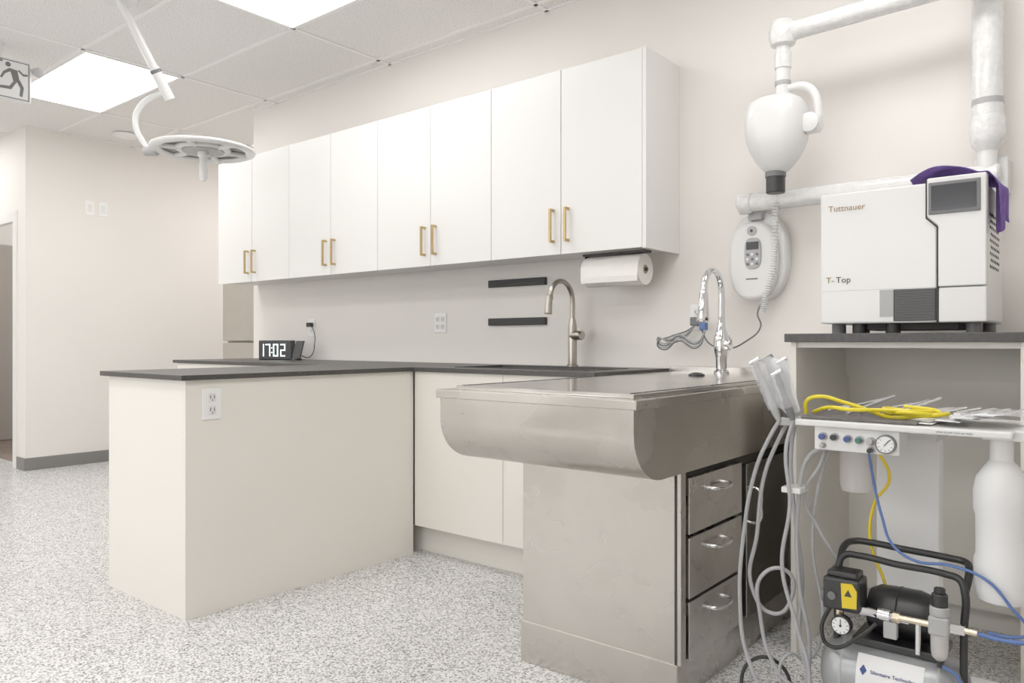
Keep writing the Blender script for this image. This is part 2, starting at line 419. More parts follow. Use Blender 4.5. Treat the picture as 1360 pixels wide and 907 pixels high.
box('door_right', CX1-.012, CX1+.004, 2.80, 3.15, .138, .64, 'steel_door', g, bevel=.002)
tube('door_pull', [(CX1, 2.44, .56), (CX1+.03, 2.44, .55), (CX1+.036, 2.44, .5), (CX1+.03, 2.44, .45), (CX1, 2.44, .44)], .005, 'chrome', g)

g = G('gooseneck_faucet', (-1.33, 3.05, 1.1))
fx, fy = -1.335, 3.05; zb = TZ+.006
lathe('base', [(.032, 0), (.032, .01), (.022, .02), (.024, .06), (.033, .10), (.033, .14), (.026, .17), (.016, .2), (.0135, .25)], (fx, fy, zb), (0, 0, 1), 'chrome', g)
tube('gooseneck', arc_pts(fx, fy, zb+.22, 1.335, .17, 1.24), .0135, 'chrome', g)
lathe('spray_head', [(.0145, 0), (.018, .02), (.021, .07), (.026, .12), (.024, .125)], (fx, fy-.172, 1.245), (0, -.06, -1), 'chrome', g)
cyl('lever_hub', (fx, fy, zb+.12), (fx+.045, fy-.01, zb+.122), .022, 'chrome', g, bev=.004)
tube('lever', [(fx+.04, fy-.01, zb+.125), (fx+.055, fy-.03, zb+.14), (fx+.06, fy-.07, zb+.155)], .007, 'chrome', g)

# ---------------------------------------------------------------- wall items
def outlet(x, z, gang=1, y=YW):
    w = .07 if gang == 1 else .095
    g = G('power_outlet', (x, y, z))
    box('plate', x-w/2, x+w/2, y-.006, y, z-.058, z+.058, 'outlet', g, bevel=.003)
    n = gang
    for k in range(n):
        cx = x+(k-(n-1)/2)*.042
        for dz in (-.022, .022):
            box('socket_%d_%d' % (k, dz > 0), cx-.015, cx+.015, y-.009, y-.006, z+dz-.016, z+dz+.016, 'white', g, bevel=.002)
            boxes('slots_%d_%d' % (k, dz > 0), [(cx-.008, cx-.0055, y-.0095, y-.009, z+dz-.004, z+dz+.008), (cx+.0055, cx+.008, y-.0095, y-.009, z+dz-.004, z+dz+.008), (cx-.002, cx+.002, y-.0095, y-.009, z+dz-.011, z+dz-.007)], 'gap', g)
    return g
outlet(-3.14, 1.149, 2)
outlet(-4.385, 1.135, 1)
outlet(-1.515, 1.15, 1)
for yy in (2.745, 2.855):
    g = G('light_switch', (XW, yy, 2.18))
    box('plate', XW, XW+.006, yy-.035, yy+.035, 2.12, 2.24, 'outlet', g, bevel=.002)
    box('rocker', XW+.006, XW+.011, yy-.016, yy+.016, 2.148, 2.212, 'white', g, bevel=.002)

for z in (1.358, 1.148):
    g = G('magnetic_tool_bar', (-2.56, YW-.01, z))
    box('bar', -2.757, -2.362, YW-.02, YW, z-.02, z+.02, 'rubber', g, bevel=.003)
    box('strip_top', -2.75, -2.37, YW-.024, YW-.02, z+.004, z+.014, 'black', g)
    box('strip_bottom', -2.75, -2.37, YW-.024, YW-.02, z-.014, z-.004, 'black', g)

# paper towel
g = G('paper_towel_roll', (-1.82, 3.0, 1.36))
zc, yc = 1.362, 2.99
lathe('roll', [(.02, 0), (.069, 0), (.07, .003), (.07, .297), (.069, .30), (.02, .30)], (-1.965, yc, zc), (1, 0, 0), 'paper', g, n=48, cap=False)
cyl('core', (-1.966, yc, zc), (-1.664, yc, zc), .02, 'card', g)
boxes('bracket', [(-1.98, -1.65, yc-.03, yc+.03, 1.436, 1.447), (-1.975, -1.969, yc-.02, yc+.02, zc-.02, 1.44), ], 'black', g, bevel=.002)
cyl('bracket_pin', (-1.975, yc, zc), (-1.655, yc, zc), .009, 'black', g)
prism('loose_sheet', [(yc-.07, zc), (yc-.072, zc-.03), (yc-.069, zc-.055), (yc-.067, zc-.055), (yc-.069, zc-.03), (yc-.068, zc)], -1.963, -1.667, 'YZ', 'paper', g)

# clock
g = G('digital_clock', (-4.49, 3.0, 1.0))
CL = Vector((-4.50, 2.98, ZC))
def clk(name, x0, x1, y0, y1, z0, z1, m, bevel=0):
    o = box(name, x0, x1, y0, y1, z0, z1, m, None, bevel)
    o.data.transform(Matrix.Translation(CL) @ Matrix.Rotation(math.radians(22), 4, 'Z'))
    o.parent = g; o.matrix_parent_inverse = Matrix.Translation(g.location).inverted(); return o
clk('case', -.13, .13, 0, .05, .0, .133, 'black', .006)
clk('screen', -.123, .123, -.002, 0, .008, .125, 'black')
SEG = {'1': 'bc', '7': 'abc', '0': 'abcdef', '2': 'abged'}
def digit(ch, cx):
    w, h, t = .019, .042, .0075; z = .066
    s = {'a': (-w, w, h-t, h), 'g': (-w, w, -t/2, t/2), 'd': (-w, w, -h, -h+t), 'b': (w-t, w, 0, h), 'c': (w-t, w, -h, 0), 'f': (-w, -w+t, 0, h), 'e': (-w, -w+t, -h, 0)}
    for k in SEG[ch]:
        a, b, c, d = s[k]; clk('seg_%s_%s' % (ch, k), cx+a, cx+b, -.004, -.002, z+c, z+d, 'digits')
for ch, cx in zip('1702', (-.103, -.053, .008, .064)): digit(ch, cx)
clk('colon_1', -.026, -.019, -.004, -.002, .078, .085, 'digits'); clk('colon_2', -.026, -.019, -.004, -.002, .047, .054, 'digits')
g2 = G('phone_charger', (-4.33, 3.0, .98))
box('stand', -4.33, -4.26, 2.985, 3.03, ZC, ZC+.012, 'black', g2, bevel=.003)
prism('phone_back', [(3.0, ZC+.012), (3.012, ZC+.012), (3.045, ZC+.13), (3.033, ZC+.13)], -4.335, -4.25, 'YZ', 'black', g2, bevel=.003)
box('stand_badge', -4.30, -4.285, 2.984, 2.9855, ZC+.003, ZC+.009, 'gold', g2)
tube('cable', [(-4.30, 3.05, ZC+.03), (-4.28, 3.1, ZC+.02), (-4.26, 3.13, ZC+.12), (-4.29, 3.14, 1.12), (-4.37, 3.16, 1.155)], .003, 'black', g2)
box('plug', -4.40, -4.36, YW-.04, YW-.0095, 1.14, 1.17, 'black', g2, bevel=.003)

# refrigerator in the niche
g = G('refrigerator', (-5.6, 3.8, .76))
box('body', -5.98, -5.22, 3.50, 4.15, .03, 1.56, 'fridge', g, bevel=.006)
box('upper_door', -5.98, -5.22, 3.45, 3.496, 1.045, 1.56, 'fridge', g, bevel=.008)
box('lower_door', -5.98, -5.22, 3.45, 3.496, .08, 1.03, 'fridge', g, bevel=.008)
boxes('feet', [(-5.95, -5.9, 3.52, 3.57, 0, .03), (-5.3, -5.25, 3.52, 3.57, 0, .03), (-5.95, -5.9, 4.05, 4.1, 0, .03), (-5.3, -5.25, 4.05, 4.1, 0, .03)], 'black', g)
tube('handle', [(-5.28, 3.45, 1.12), (-5.28, 3.41, 1.14), (-5.28, 3.41, 1.4), (-5.28, 3.45, 1.42)], .009, 'nickel', g, kind='POLY')

# ---------------------------------------------------------------- exit sign (faces +X)
g = G('exit_sign', (-5.1, 1.54, 2.6))
sx = -5.08
box('housing', sx-.03, sx, 1.36, 1.70, 2.455, 2.70, 'white', g, bevel=.006)
box('face', sx, sx+.002, 1.375, 1.685, 2.47, 2.685, 'label', g)
boxes('face_border', [(sx+.002, sx+.003, 1.372, 1.688, 2.683, 2.688), (sx+.002, sx+.003, 1.372, 1.688, 2.467, 2.472), (sx+.002, sx+.003, 1.683, 1.688, 2.467, 2.688)], 'grey', g)
pm = 'grey'
def man(pts, k): prism('pictogram_%d' % k, [(1.605+a*1.05, 2.578+b*1.05) for a, b in pts], sx+.002, sx+.0035, 'YZ', pm, g)
lathe('pictogram_head', [(.014, 0), (.014, .0015)], (sx+.002, 1.578, 2.661), (1, 0, 0), pm, g)
man([(-.02, .06), (.02, .055), (.03, .0), (.0, -.01), (-.01, .03)], 1)
man([(-.02, .06), (-.05, .035), (-.065, .0), (-.055, -.003), (-.04, .025), (-.01, .045)], 2)
man([(.02, .055), (.05, .03), (.072, .035), (.07, .045), (.05, .042), (.03, .06)], 3)
man([(.0, -.01), (-.02, -.04), (-.065, -.045), (-.065, -.06), (-.01, -.057), (.02, -.005)], 4)
man([(.012, .0), (.035, -.04), (.03, -.085), (.045, -.088), (.052, -.035), (.032, .003)], 5)
boxes('doorway_icon', [(sx+.002, sx+.0035, 1.46, 1.47, 2.475, 2.675), (sx+.002, sx+.0035, 1.46, 1.55, 2.67, 2.68)], pm, g)
cyl('canopy', (sx-.015, 1.53, 2.69), (sx-.015, 1.53, CZ), .03, 'white', g)
lathe('lamp_head', [(.012, 0), (.026, .015), (.03, .04), (.024, .042)], (-5.1, 1.725, 2.66), (.9, .2, -.25), 'lgrey', g)
cyl('lamp_stem', (-5.095, 1.69, 2.66), (-5.095, 1.73, 2.66), .01, 'white', g)

# ---------------------------------------------------------------- surgical light
g = G('surgical_light', (-3.79, 2.08, 2.06))
C = Vector((-3.788, 2.076, 2.05))
def ring(name, R0, r, z, m, n=64, k=12, flat=1.0):
    bm = bmesh.new(); rr = []
    for i in range(n):
        a = 2*math.pi*i/n; row = []
        for j in range(k):
            b = 2*math.pi*j/k
            row.append(bm.verts.new((C.x+(R0+r*math.cos(b))*math.cos(a), C.y+(R0+r*math.cos(b))*math.sin(a), z+r*flat*math.sin(b))))
        rr.append(row)
    for i in range(n):
        for j in range(k):
            bm.faces.new((rr[i][j], rr[(i+1) % n][j], rr[(i+1) % n][(j+1) % k], rr[i][(j+1) % k]))
    return finish(bm, name, m, g, smooth=True)
ring('outer_rim', .236, .028, C.z, 'whitem', flat=.5)
ring('inner_rim', .12, .022, C.z+.005, 'whitem', flat=.6)
lathe('hub_shell', [(.02, .045), (.07, .04), (.12, .02), (.12, 0), (.06, -.006)], C, (0, 0, 1), 'whitem', g, n=48)
lathe('lens_ring', [(.105, 0), (.105, .008), (.0, .01)], C+Vector((0, 0, -.002)), (0, 0, -1), 'lgrey', g, n=48)
lathe('top_plate', [(.225, 0), (.225, .006), (.11, .012), (.11, .006)], C+Vector((0, 0, .004)), (0, 0, 1), 'lgrey', g, n=48, cap=False)
for k in range(6):
    a = math.pi/3*k+.2
    d = Vector((math.cos(a), math.sin(a), 0))
    cyl('spoke_%d' % k, C+d*.12, C+d*.225, .014, 'whitem', g, n=12)
lathe('handle', [(.028, 0), (.03, .02), (.02, .03), (.018, .05), (.022, .075), (.021, .14), (.012, .155)], C+Vector((0, 0, -.008)), (0, 0, -1), 'whitem', g)
tube('yoke', [C+Vector((-.175, -.155, 0)), (-3.995, 1.908, 2.045), (-4.034, 1.875, 2.096), (-4.066, 1.85, 2.20), (-4.05, 1.865, 2.275), (-4.01, 1.90, 2.325), (-3.935, 1.958, 2.36)], .015, 'whitem', g)
cyl('yoke_hub', (-3.975, 1.925, 2.045), (-4.03, 1.88, 2.045), .024, 'lgrey', g, bev=.004)
jt = Vector((-3.925, 1.962, 2.325)); top = Vector((-3.92, 1.70, 2.76))
dirv = (top-jt).normalized()
cyl('joint_sleeve', jt-dirv*.01, jt+dirv*.16, .027, 'whitem', g, bev=.004)
cyl('joint_collar', jt+dirv*.13, jt+dirv*.15, .029, 'grey', g, bev=.003)
cyl('spring_arm', jt+dirv*.15, top, .021, 'whitem', g)
tube('arm_cable', [jt+dirv*.06+Vector((-.03, 0, 0)), jt+dirv*.13+Vector((-.045, 0, 0)), jt+dirv*.2+Vector((-.028, 0, 0))], .005, 'lgrey', g)
cyl('ceiling_canopy', (top.x, top.y, CZ-.03), (top.x, top.y, CZ), .09, 'whitem', g, bev=.008)

# ---------------------------------------------------------------- open cabinet for sterilizer
g = G('open_storage_cabinet', (-.55, 2.87, .55))
AX0, AX1, AY0, AZ = -.873, -.215, 2.55, 1.066
box('top', AX0-.015, AX1+.015, AY0-.02, YW-.004, AZ-.028, AZ, 'counter', g, bevel=.002)
box('left_side', AX0, AX0+.018, AY0, YW-.03, 0, AZ-.028, 'pen', g, bevel=.001)
box('right_side', AX1-.018, AX1, AY0, YW-.03, 0, AZ-.028, 'pen', g, bevel=.001)
box('back_panel', AX0+.018, AX1-.018, YW-.035, YW-.02, 0.08, AZ-.028, 'pen', g)
box('rear_rail', AX0+.018, AX1-.018, YW-.08, YW-.036, AZ-.16, AZ-.028, 'pen', g)
box('front_rail', AX0+.018, AX1-.018, AY0+.01, AY0+.06, AZ-.046, AZ-.028, 'pen', g)

# ---------------------------------------------------------------- sterilizer (tabletop autoclave)
g = G('tabletop_autoclave', (-.55, 2.8, 1.3))
BX0, BX1, BY0, BY1, BZ0, BZ1 = -.792, -.322, 2.60, 3.02, 1.098, 1.525
box('body', BX0+.004, BX1-.004, BY0+.03, BY1, BZ0, BZ1-.004, 'white', g, bevel=.008)
XS = -.445
box('door_front', BX0, XS-.0035, BY0, BY0+.035, BZ0, BZ1, 'whitem', g, bevel=.006, seg=3)
prism('control_column', [(XS-.030, BZ1+.012), (BX1+.002, BZ1+.012), (BX1+.002, BZ0+.108), (XS, BZ0+.108), (XS, 1.39), (XS-.030, 1.42)], BY0-.008, BY0+.035, 'XZ', 'whitem', g, bevel=.004)
prism('column_seam', [(XS-.035, BZ1+.008), (XS-.030, BZ1+.008), (XS-.030, 1.418), (XS, 1.388), (XS, BZ0), (XS-.005, BZ0), (XS-.005, 1.386), (XS-.035, 1.416)], BY0-.004, BY0+.01, 'XZ', 'gap', g)
box('display_bezel', XS-.026, BX1-.012, BY0-.012, BY0-.008, 1.425, 1.522, 'grey', g, bevel=.003)
box('display_screen', XS-.018, BX1-.022, BY0-.0135, BY0-.012, 1.437, 1.512, 'glass', g)
box('lower_block', XS+.001, BX1+.002, BY0-.006, BY0+.035, BZ0, BZ0+.105, 'white', g, bevel=.004)
box('vent_recess', XS-.125, XS-.006, BY0-.003, BY0+.001, BZ0+.006, BZ0+.105, 'gap', g, bevel=.001)
bm = bmesh.new()
for k in range(22):
    z = BZ0+.010+k*.0044
    r = bmesh.ops.create_cube(bm, size=1)
    for v in r['verts']: v.co = Vector((XS-.0655+v.co.x*.112, BY0-.0035+v.co.y*.002, z+v.co.z*.002))
finish(bm, 'vent_louvres', 'grey', g)
box('white_notch', XS-.165, XS-.127, BY0-.002, BY0+.001, BZ0+.02, BZ0+.105, 'lgrey', g)
box('lower_seam', BX0+.005, XS-.006, BY0-.0005, BY0+.001, BZ0+.107, BZ0+.108, 'lgrey', g)
bm = bmesh.new()
for i in range(9):
    for j in range(6):
        r = bmesh.ops.create_cone(bm, cap_ends=True, segments=8, radius1=.005, radius2=.005, depth=.002)
        for v in r['verts']:
            v.co = Vector((BX1-.0035+v.co.z, 2.72+j*.035+(i % 2)*.0175+v.co.x, 1.27+i*.02+v.co.y))
finish(bm, 'side_vent_holes', 'gap', g)
for k, (x, y) in enumerate(((-.75, 2.66), (-.36, 2.66), (-.75, 2.96), (-.36, 2.96), (-.68, 2.64), (-.58, 2.64))):
    cyl('foot_%d' % k, (x, y, AZ), (x, y, BZ0+.002), .022, 'grey' if k < 4 else 'rubber', g)
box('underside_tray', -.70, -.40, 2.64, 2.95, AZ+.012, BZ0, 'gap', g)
text('logo_text', 'Tuttnauer', .028, (BX0+.025, BY0-.0012, 1.466), RF, 'inkgold', g)
text('model_text', '    Top', .028, (BX0+.018, BY0-.0012, 1.232), RF, 'ink', g)
text('model_text_accent', 'T-', .028, (BX0+.018, BY0-.0012, 1.232), RF, 'inkgold', g)

# purple cloth draped over top right corner
bm = bmesh.new(); NU, NV = 40, 26; gr = []
for i in range(NU):
    row = []
    s = i/(NU-1)*.38
    for j in range(NV):
        w = j/(NV-1)
        top_len = .215+.01*math.sin(w*5)
        if s < top_len:
            f = s/top_len
            x = BX1+.008-top_len*(1-f)*(1-.15*w)
            hump = math.sin(min(1, f*1.15)*math.pi)
            z = BZ1+.016+.040*max(0, hump)*(.8+.2*math.cos(w*9))+.004*math.sin(w*17+s*40)
            y = 2.612+w*.26+.015*math.sin(s*16)
        else:
            q = s-top_len; a = min(1, q/.03)
            x = BX1+.010+.014*a+.009*math.sin(w*18+q*8)*a; z = BZ1+.015-q*(.85+.25*math.sin(w*5+.6))
            y = 2.645+w*.24+.1*q
        row.append(bm.verts.new((x, y, z)))
    gr.append(row)
for i in range(NU-1):
    for j in range(NV-1): bm.faces.new((gr[i][j], gr[i+1][j], gr[i+1][j+1], gr[i][j+1]))
o = finish(bm, 'purple_cloth', 'purple', None, smooth=True)
sd = o.modifiers.new('t', 'SOLIDIFY'); sd.thickness = .003
o.modifiers.new('s', 'SUBSURF').render_levels = 1

# ---------------------------------------------------------------- x-ray unit
g = G('dental_xray_unit', (-1.0, 3.0, 1.9))
YB = 3.085
cyl('wall_bar', (-1.25, YB, 1.618), (-.34, YB, 1.618), .037, 'wrap', g, n=32, bev=.006)
lathe('bar_end_cap', [(.04, 0), (.044, .01), (.044, .05), (.03, .06)], (-1.215, YB, 1.618), (-1, 0, 0), 'wrap', g)
boxes('wall_bracket', [(-.80, -.70, YB+.02, YW, 1.58, 1.66), (-.42, -.32, YB+.02, YW, 1.56, 1.68)], 'whitem', g, bevel=.004)
cyl('lower_post', (-.377, YB, 1.60), (-.377, YB, 1.74), .03, 'whitem', g)
lathe('post_joint', [(.03, 0), (.05, .025), (.056, .06), (.055, .1), (.05, .12)], (-.377, YB, 1.70), (0, 0, 1), 'wrap', g)
cyl('vertical_post', (-.377, YB, 1.80), (-.377, YB, 2.40), .048, 'wrap', g, n=32)
cyl('post_band', (-.377, YB, 1.86), (-.377, YB, 1.88), .0495, 'lgrey', g)
cyl('upper_arm', (-1.03, 2.95, 2.237), (-.377, 2.96, 2.26), .036, 'wrap', g, n=32)
cyl('arm_knuckle', (-.377, 2.94, 2.26), (-.377, YB, 2.26), .045, 'wrap', g, bev=.01)
lathe('elbow', [(.02, 0), (.045, .012), (.052, .04), (.052, .07), (.044, .1), (.03, .11)], (-1.04, 2.95, 2.18), (0, 0, 1), 'wrap', g)
cyl('drop_tube', (-1.04, 2.95, 1.98), (-1.04, 2.95, 2.20), .027, 'whitem', g)
cyl('drop_sleeve', (-1.04, 2.95, 2.10), (-1.04, 2.95, 2.16), .031, 'wrap', g)
cyl('drop_collar', (-1.04, 2.95, 2.035), (-1.04, 2.95, 2.05), .030, 'lgrey', g)
tube('yoke', [(-1.045, 2.95, 2.012), (-1.00, 2.95, 2.02), (-.955, 2.95, 2.015), (-.92, 2.95, 1.98), (-.908, 2.95, 1.92), (-.908, 2.95, 1.87)], .016, 'whitem', g)
lathe('yoke_pivot', [(.02, 0), (.036, .008), (.036, .05), (.026, .06)], (-.955, 2.95, 1.865), (1, 0, 0), 'whitem', g)
lathe('pivot_cap', [(.036, 0), (.036, .008), (.02, .014)], (-.93, 2.915, 1.865), (0, -1, 0), 'white', g)
# tube head: rounded housing, wide shoulders tapering down to the cone
HX, HY, HZ = -1.06, 2.94, 1.70
bm = bmesh.new(); rings = []
profh = [(.034, -.004, 2.0), (.046, .003, 2.0), (.060, .018, 2.1), (.080, .045, 2.3), (.098, .08, 2.5), (.109, .115, 2.7), (.114, .15, 2.8), (.115, .19, 2.9), (.114, .22, 2.9), (.109, .248, 2.8), (.098, .268, 2.7), (.075, .283, 2.5), (.040, .291, 2.2), (.008, .293, 2.0)]
for r_, h_, n_ in profh:
    rings.append([bm.verts.new((px, py, HZ+h_)) for px, py in superellipse(HX, HY, r_, r_*.92, n_, 48)])
for a_, b_ in zip(rings, rings[1:]):
    for i in range(48): bm.faces.new((a_[i], a_[(i+1) % 48], b_[(i+1) % 48], b_[i]))
bm.faces.new(rings[0]); bm.faces.new(rings[-1])
finish(bm, 'tube_head', 'whitem', g, smooth=True)
cyl('collimator', (-1.065, 2.94, 1.618), (-1.065, 2.94, 1.70), .036, 'black', g, bev=.003)
cyl('collimator_ring', (-1.065, 2.94, 1.68), (-1.065, 2.94, 1.70), .039, 'grey', g)

g = G('xray_control_box', (-1.22, 3.15, 1.38))
prism('back_shell', superellipse(-1.215, 1.40, .125, .185, 2.4), 3.14, YW, 'XZ', 'whitem', g, bevel=.012, seg=3)
prism('front_shell', superellipse(-1.225, 1.38, .105, .165, 2.5), 3.105, 3.15, 'XZ', 'white', g, bevel=.018, seg=4)
prism('keypad', superellipse(-1.22, 1.41, .036, .065, 3.2), 3.098, 3.107, 'XZ', 'lgrey', g, bevel=.003)
box('lcd', -1.246, -1.194, 3.095, 3.099, 1.425, 1.458, 'glass', g, bevel=.001)
for i in range(3):
    for j in range(3):
        cyl('key_%d%d' % (i, j), (-1.24+i*.02, 3.099, 1.405-j*.02), (-1.24+i*.02, 3.094, 1.405-j*.02), .006, 'white' if (i+j) % 2 else 'grey', g, n=12)
lathe('power_ring', [(.02, 0), (.02, .004), (.014, .004)], (-1.225, 3.105, 1.505), (0, -1, 0), 'lgrey', g)
cyl('power_led', (-1.225, 3.105, 1.505), (-1.225, 3.098, 1.505), .006, 'black', g)
boxes('brand_strip', [(-1.25, -1.20, 3.1035, 3.1055, 1.30, 1.306)], 'grey', g)
boxes('neck', [(-1.245, -1.185, 3.11, 3.17, 1.55, 1.60)], 'lgrey', g, bevel=.006)
path = [Vector(p) for p in ((-1.10, 3.06, 1.66), (-1.108, 3.055, 1.55), (-1.108, 3.05, 1.42), (-1.115, 3.05, 1.33), (-1.145, 3.06, 1.24), (-1.175, 3.09, 1.16))]
hp = []; turns = 46
def pathat(t):
    s = t*(len(path)-1); i = min(int(s), len(path)-2); f = s-i; return path[i].lerp(path[i+1], f)
for k in range(turns*10+1):
    t = k/(turns*10); a = 2*math.pi*k/10
    p = pathat(t); hp.append((p.x+.011*math.cos(a), p.y+.011*math.sin(a), p.z))
tube('coiled_cord', hp, .0032, 'white', g, kind='POLY')
tube('power_cord', [(-1.19, 3.15, 1.22), (-1.21, 3.13, 1.16), (-1.19, 3.11, 1.10), (-1.25, 3.10, 1.04), (-1.33, 3.11, 1.01), (-1.42, 3.12, 1.03), (-1.48, 3.15, 1.11), (-1.50, 3.16, 1.13)], .0035, 'grey', g)
box('plug_head', -1.53, -1.49, YW-.05, YW-.0095, 1.11, 1.15, 'grey', g, bevel=.005)
for k in range(4):
    o_ = .009*k
    tube('cord_loop_%d' % k, [(-1.50, 3.14, 1.11), (-1.53, 3.12, 1.06+o_), (-1.60, 3.10, 1.035+o_), (-1.665, 3.10, 1.055-o_), (-1.64, 3.11, 1.03-o_), (-1.56, 3.10, 1.07-o_), (-1.47, 3.10, 1.04-o_), (-1.44, 3.12, 1.09)], .0033, 'grey' if k % 2 else 'lgrey', g)
box('blue_plug', -1.475, -1.445, 3.13, 3.16, 1.09, 1.125, 'blue', g, bevel=.004)

# ---------------------------------------------------------------- mobile dental cart
g = G('mobile_dental_cart', (-.43, 2.14, .45))
KX0, KX1, KY0, KY1, KZ = -.668, -.196, 1.98, 2.30, .84
box('tray', KX0, KX1, KY0, KY1, KZ-.016, KZ, 'whitem', g, bevel=.004)
box('tray_mat', KX0+.01, KX1-.19, KY0+.015, KY1-.02, KZ, KZ+.008, 'mat_grey', g, bevel=.002)
box('control_panel', -.622, -.424, 1.992, 2.08, .765, KZ-.016, 'whitem', g, bevel=.003)
for k, (x, z, m_, r) in enumerate(((-.60, .80, 'bluek', .007), (-.572, .80, 'black', .007), (-.54, .798, 'bluek', .007), (-.513, .797, 'green', .007), (-.487, .796, 'lgrey', .007), (-.60, .777, 'lgrey', .005), (-.487, .774, 'black', .006))):
    cyl('knob_%d' % k, (x, 1.992, z), (x, 1.972, z), r, m_, g, bev=.001)
    cyl('knob_ring_%d' % k, (x, 1.993, z), (x, 1.988, z), r*1.5, 'lgrey', g)
cyl('gauge_case', (-.452, 1.992, .792), (-.452, 1.978, .792), .023, 'grey', g)
cyl('gauge_face', (-.452, 1.978, .792), (-.452, 1.977, .792), .0195, 'label', g)
for k in range(9):
    a = math.radians(-45+k*33.75)
    o = box('gauge_tick_%d' % k, -.0006, .0006, -.0006, .0004, .0135, .018, 'ink', g)
    o.data.transform(Matrix.Translation((-.452, 1.9768, .792)) @ Matrix.Rotation(-a+math.radians(-90), 4, 'Y'))
o = box('gauge_needle', -.0009, .0009, -.0008, .0002, -.004, .015, 'ink', g)
o.data.transform(Matrix.Translation((-.452, 1.9762, .792)) @ Matrix.Rotation(math.radians(40), 4, 'Y'))
box('column', -.548, -.392, 2.30, 2.36, .09, KZ-.03, 'outlet', g, bevel=.004)
box('column_head', -.56, -.38, 2.20, 2.36, KZ-.06, KZ-.016, 'whitem', g, bevel=.003)
box('base_plate', -.60, -.12, 1.86, 2.50, .066, .09, 'whitem', g, bevel=.008)
for k, (x, y) in enumerate(((-.56, 1.90), (-.16, 1.90), (-.56, 2.46), (-.16, 2.46))):
    cyl('caster_wheel_%d' % k, (x-.012, y, .027), (x+.012, y, .027), .027, 'rubber', g)
    box('caster_fork_%d' % k, x-.017, x+.017, y-.012, y+.012, .035, .068, 'lgrey', g)
lathe('filter_cup', [(.02, 0), (.036, .006), (.040, .02), (.041, .12), (.038, .135)], (-.555, 2.12, .642), (0, 0, 1), 'cup', g)
cyl('filter_cap', (-.555, 2.12, .777), (-.555, 2.12, .80), .042, 'white', g)
def bottle(name, x, y, z1):
    lathe(name, [(.02, 0), (.035, .002), (.05, .01), (.056, .03), (.057, .08), (.057, .10), (.0525, .115), (.0525, .20), (.057, .215), (.0575, .26), (.052, .29), (.034, .318), (.021, .335), (.021, .36)], (x, y, z1-.36), (0, 0, 1), 'bottle', g, n=40)
    cyl(name+'_cap', (x, y, z1-.03), (x, y, z1+.025), .024, 'white', g, bev=.003)
    cyl(name+'_neck_ring', (x, y, z1-.038), (x, y, z1-.032), .027, 'white', g)
bottle('water_bottle', -.225, 2.07, .795)
bottle('rinse_bottle', -.145, 2.22, .795)
box('bottle_bracket', -.26, -.11, 2.03, 2.26, .815, KZ-.001, 'white', g, bevel=.003)
# handpiece holder + handpieces
box('holder_bar', -.72, KX0+.002, 2.0, 2.10, .818, .838, 'lgrey', g, bevel=.004)
for k, (a, b) in enumerate((((-.715, 2.00, .83), (-.778, 1.99, .985)), ((-.70, 2.03, .83), (-.755, 2.02, .992)), ((-.69, 2.06, .83), (-.73, 2.06, .985)), ((-.675, 1.99, .835), (-.715, 1.98, .955)))):
    a = Vector(a); b = Vector(b); L = (b-a).length
    lathe('handpiece_%d' % k, [(.006, 0), (.010, .02), (.011, .05), (.007, .06), (.007, .09), (.010, .10), (.010, L-.03), (.006, L)], a, b-a, 'grey' if k % 2 else 'lgrey', g, n=16)
    lathe('sleeve_%d' % k, [(.015, .035), (.016, .08), (.017, L+.006)], a, b-a, 'plastic_clear', g, n=8, cap=False)
    d = (b-a).normalized()
    cyl('handpiece_head_%d' % k, b-d*.005+Vector((-.012, 0, 0)), b+Vector((.014, 0, .010)), .0065, 'grey' if k == 1 else 'chrome', g, n=12)
prism('clear_wrap', [(-.79, .98), (-.74, 1.0), (-.70, .99), (-.66, .86), (-.69, .845), (-.73, .88)], 2.0, 2.004, 'XZ', 'plastic_clear', g)
# hoses
hoses = [
 [(-.715, 2.00, .83), (-.735, 1.99, .79), (-.77, 1.98, .70), (-.80, 1.97, .52), (-.81, 1.97, .34), (-.79, 1.97, .20), (-.73, 1.97, .10), (-.66, 1.97, .07)],
 [(-.70, 2.03, .83), (-.72, 2.01, .78), (-.755, 2.0, .68), (-.775, 2.0, .52), (-.79, 2.0, .38), (-.74, 2.02, .31), (-.69, 2.02, .36), (-.70, 2.02, .43), (-.755, 2.0, .42), (-.765, 2.0, .30), (-.72, 2.0, .17), (-.65, 2.0, .12)],
 [(-.69, 2.06, .83), (-.70, 2.05, .76), (-.69, 2.04, .6), (-.665, 2.03, .42), (-.67, 2.03, .25), (-.63, 2.02, .12)],
 [(-.675, 1.99, .835), (-.69, 1.98, .76), (-.68, 1.98, .62), (-.70, 1.98, .45), (-.66, 1.98, .3), (-.63, 1.98, .18), (-.65, 1.98, .08)],
 [(-.61, 2.03, .77), (-.645, 2.02, .74), (-.665, 2.01, .65), (-.665, 2.01, .40), (-.64, 2.01, .26), (-.655, 2.02, .14), (-.70, 2.03, .05)],
 [(-.61, 2.05, .77), (-.62, 2.03, .72), (-.66, 2.03, .64), (-.63, 2.05, .55), (-.58, 2.07, .46), (-.545, 2.08, .38)],
 [(-.60, 2.06, .77), (-.63, 2.05, .66), (-.645, 2.05, .5), (-.62, 2.05, .3), (-.655, 2.04, .2), (-.69, 2.0, .22), (-.71, 2.0, .14), (-.66, 2.0, .06)],
]
for k, h in enumerate(hoses):
    tube('hose_%d' % k, h, .0052 if k < 5 else .004, 'tubegrey', g)
tube('foot_pedal_hose', [(-.56, 1.99, .15), (-.62, 1.97, .12), (-.68, 1.96, .08), (-.76, 1.96, .06), (-.81, 1.98, .12), (-.77, 2.0, .19), (-.71, 2.02, .17), (-.68, 2.0, .10)], .005, 'rubber', g)
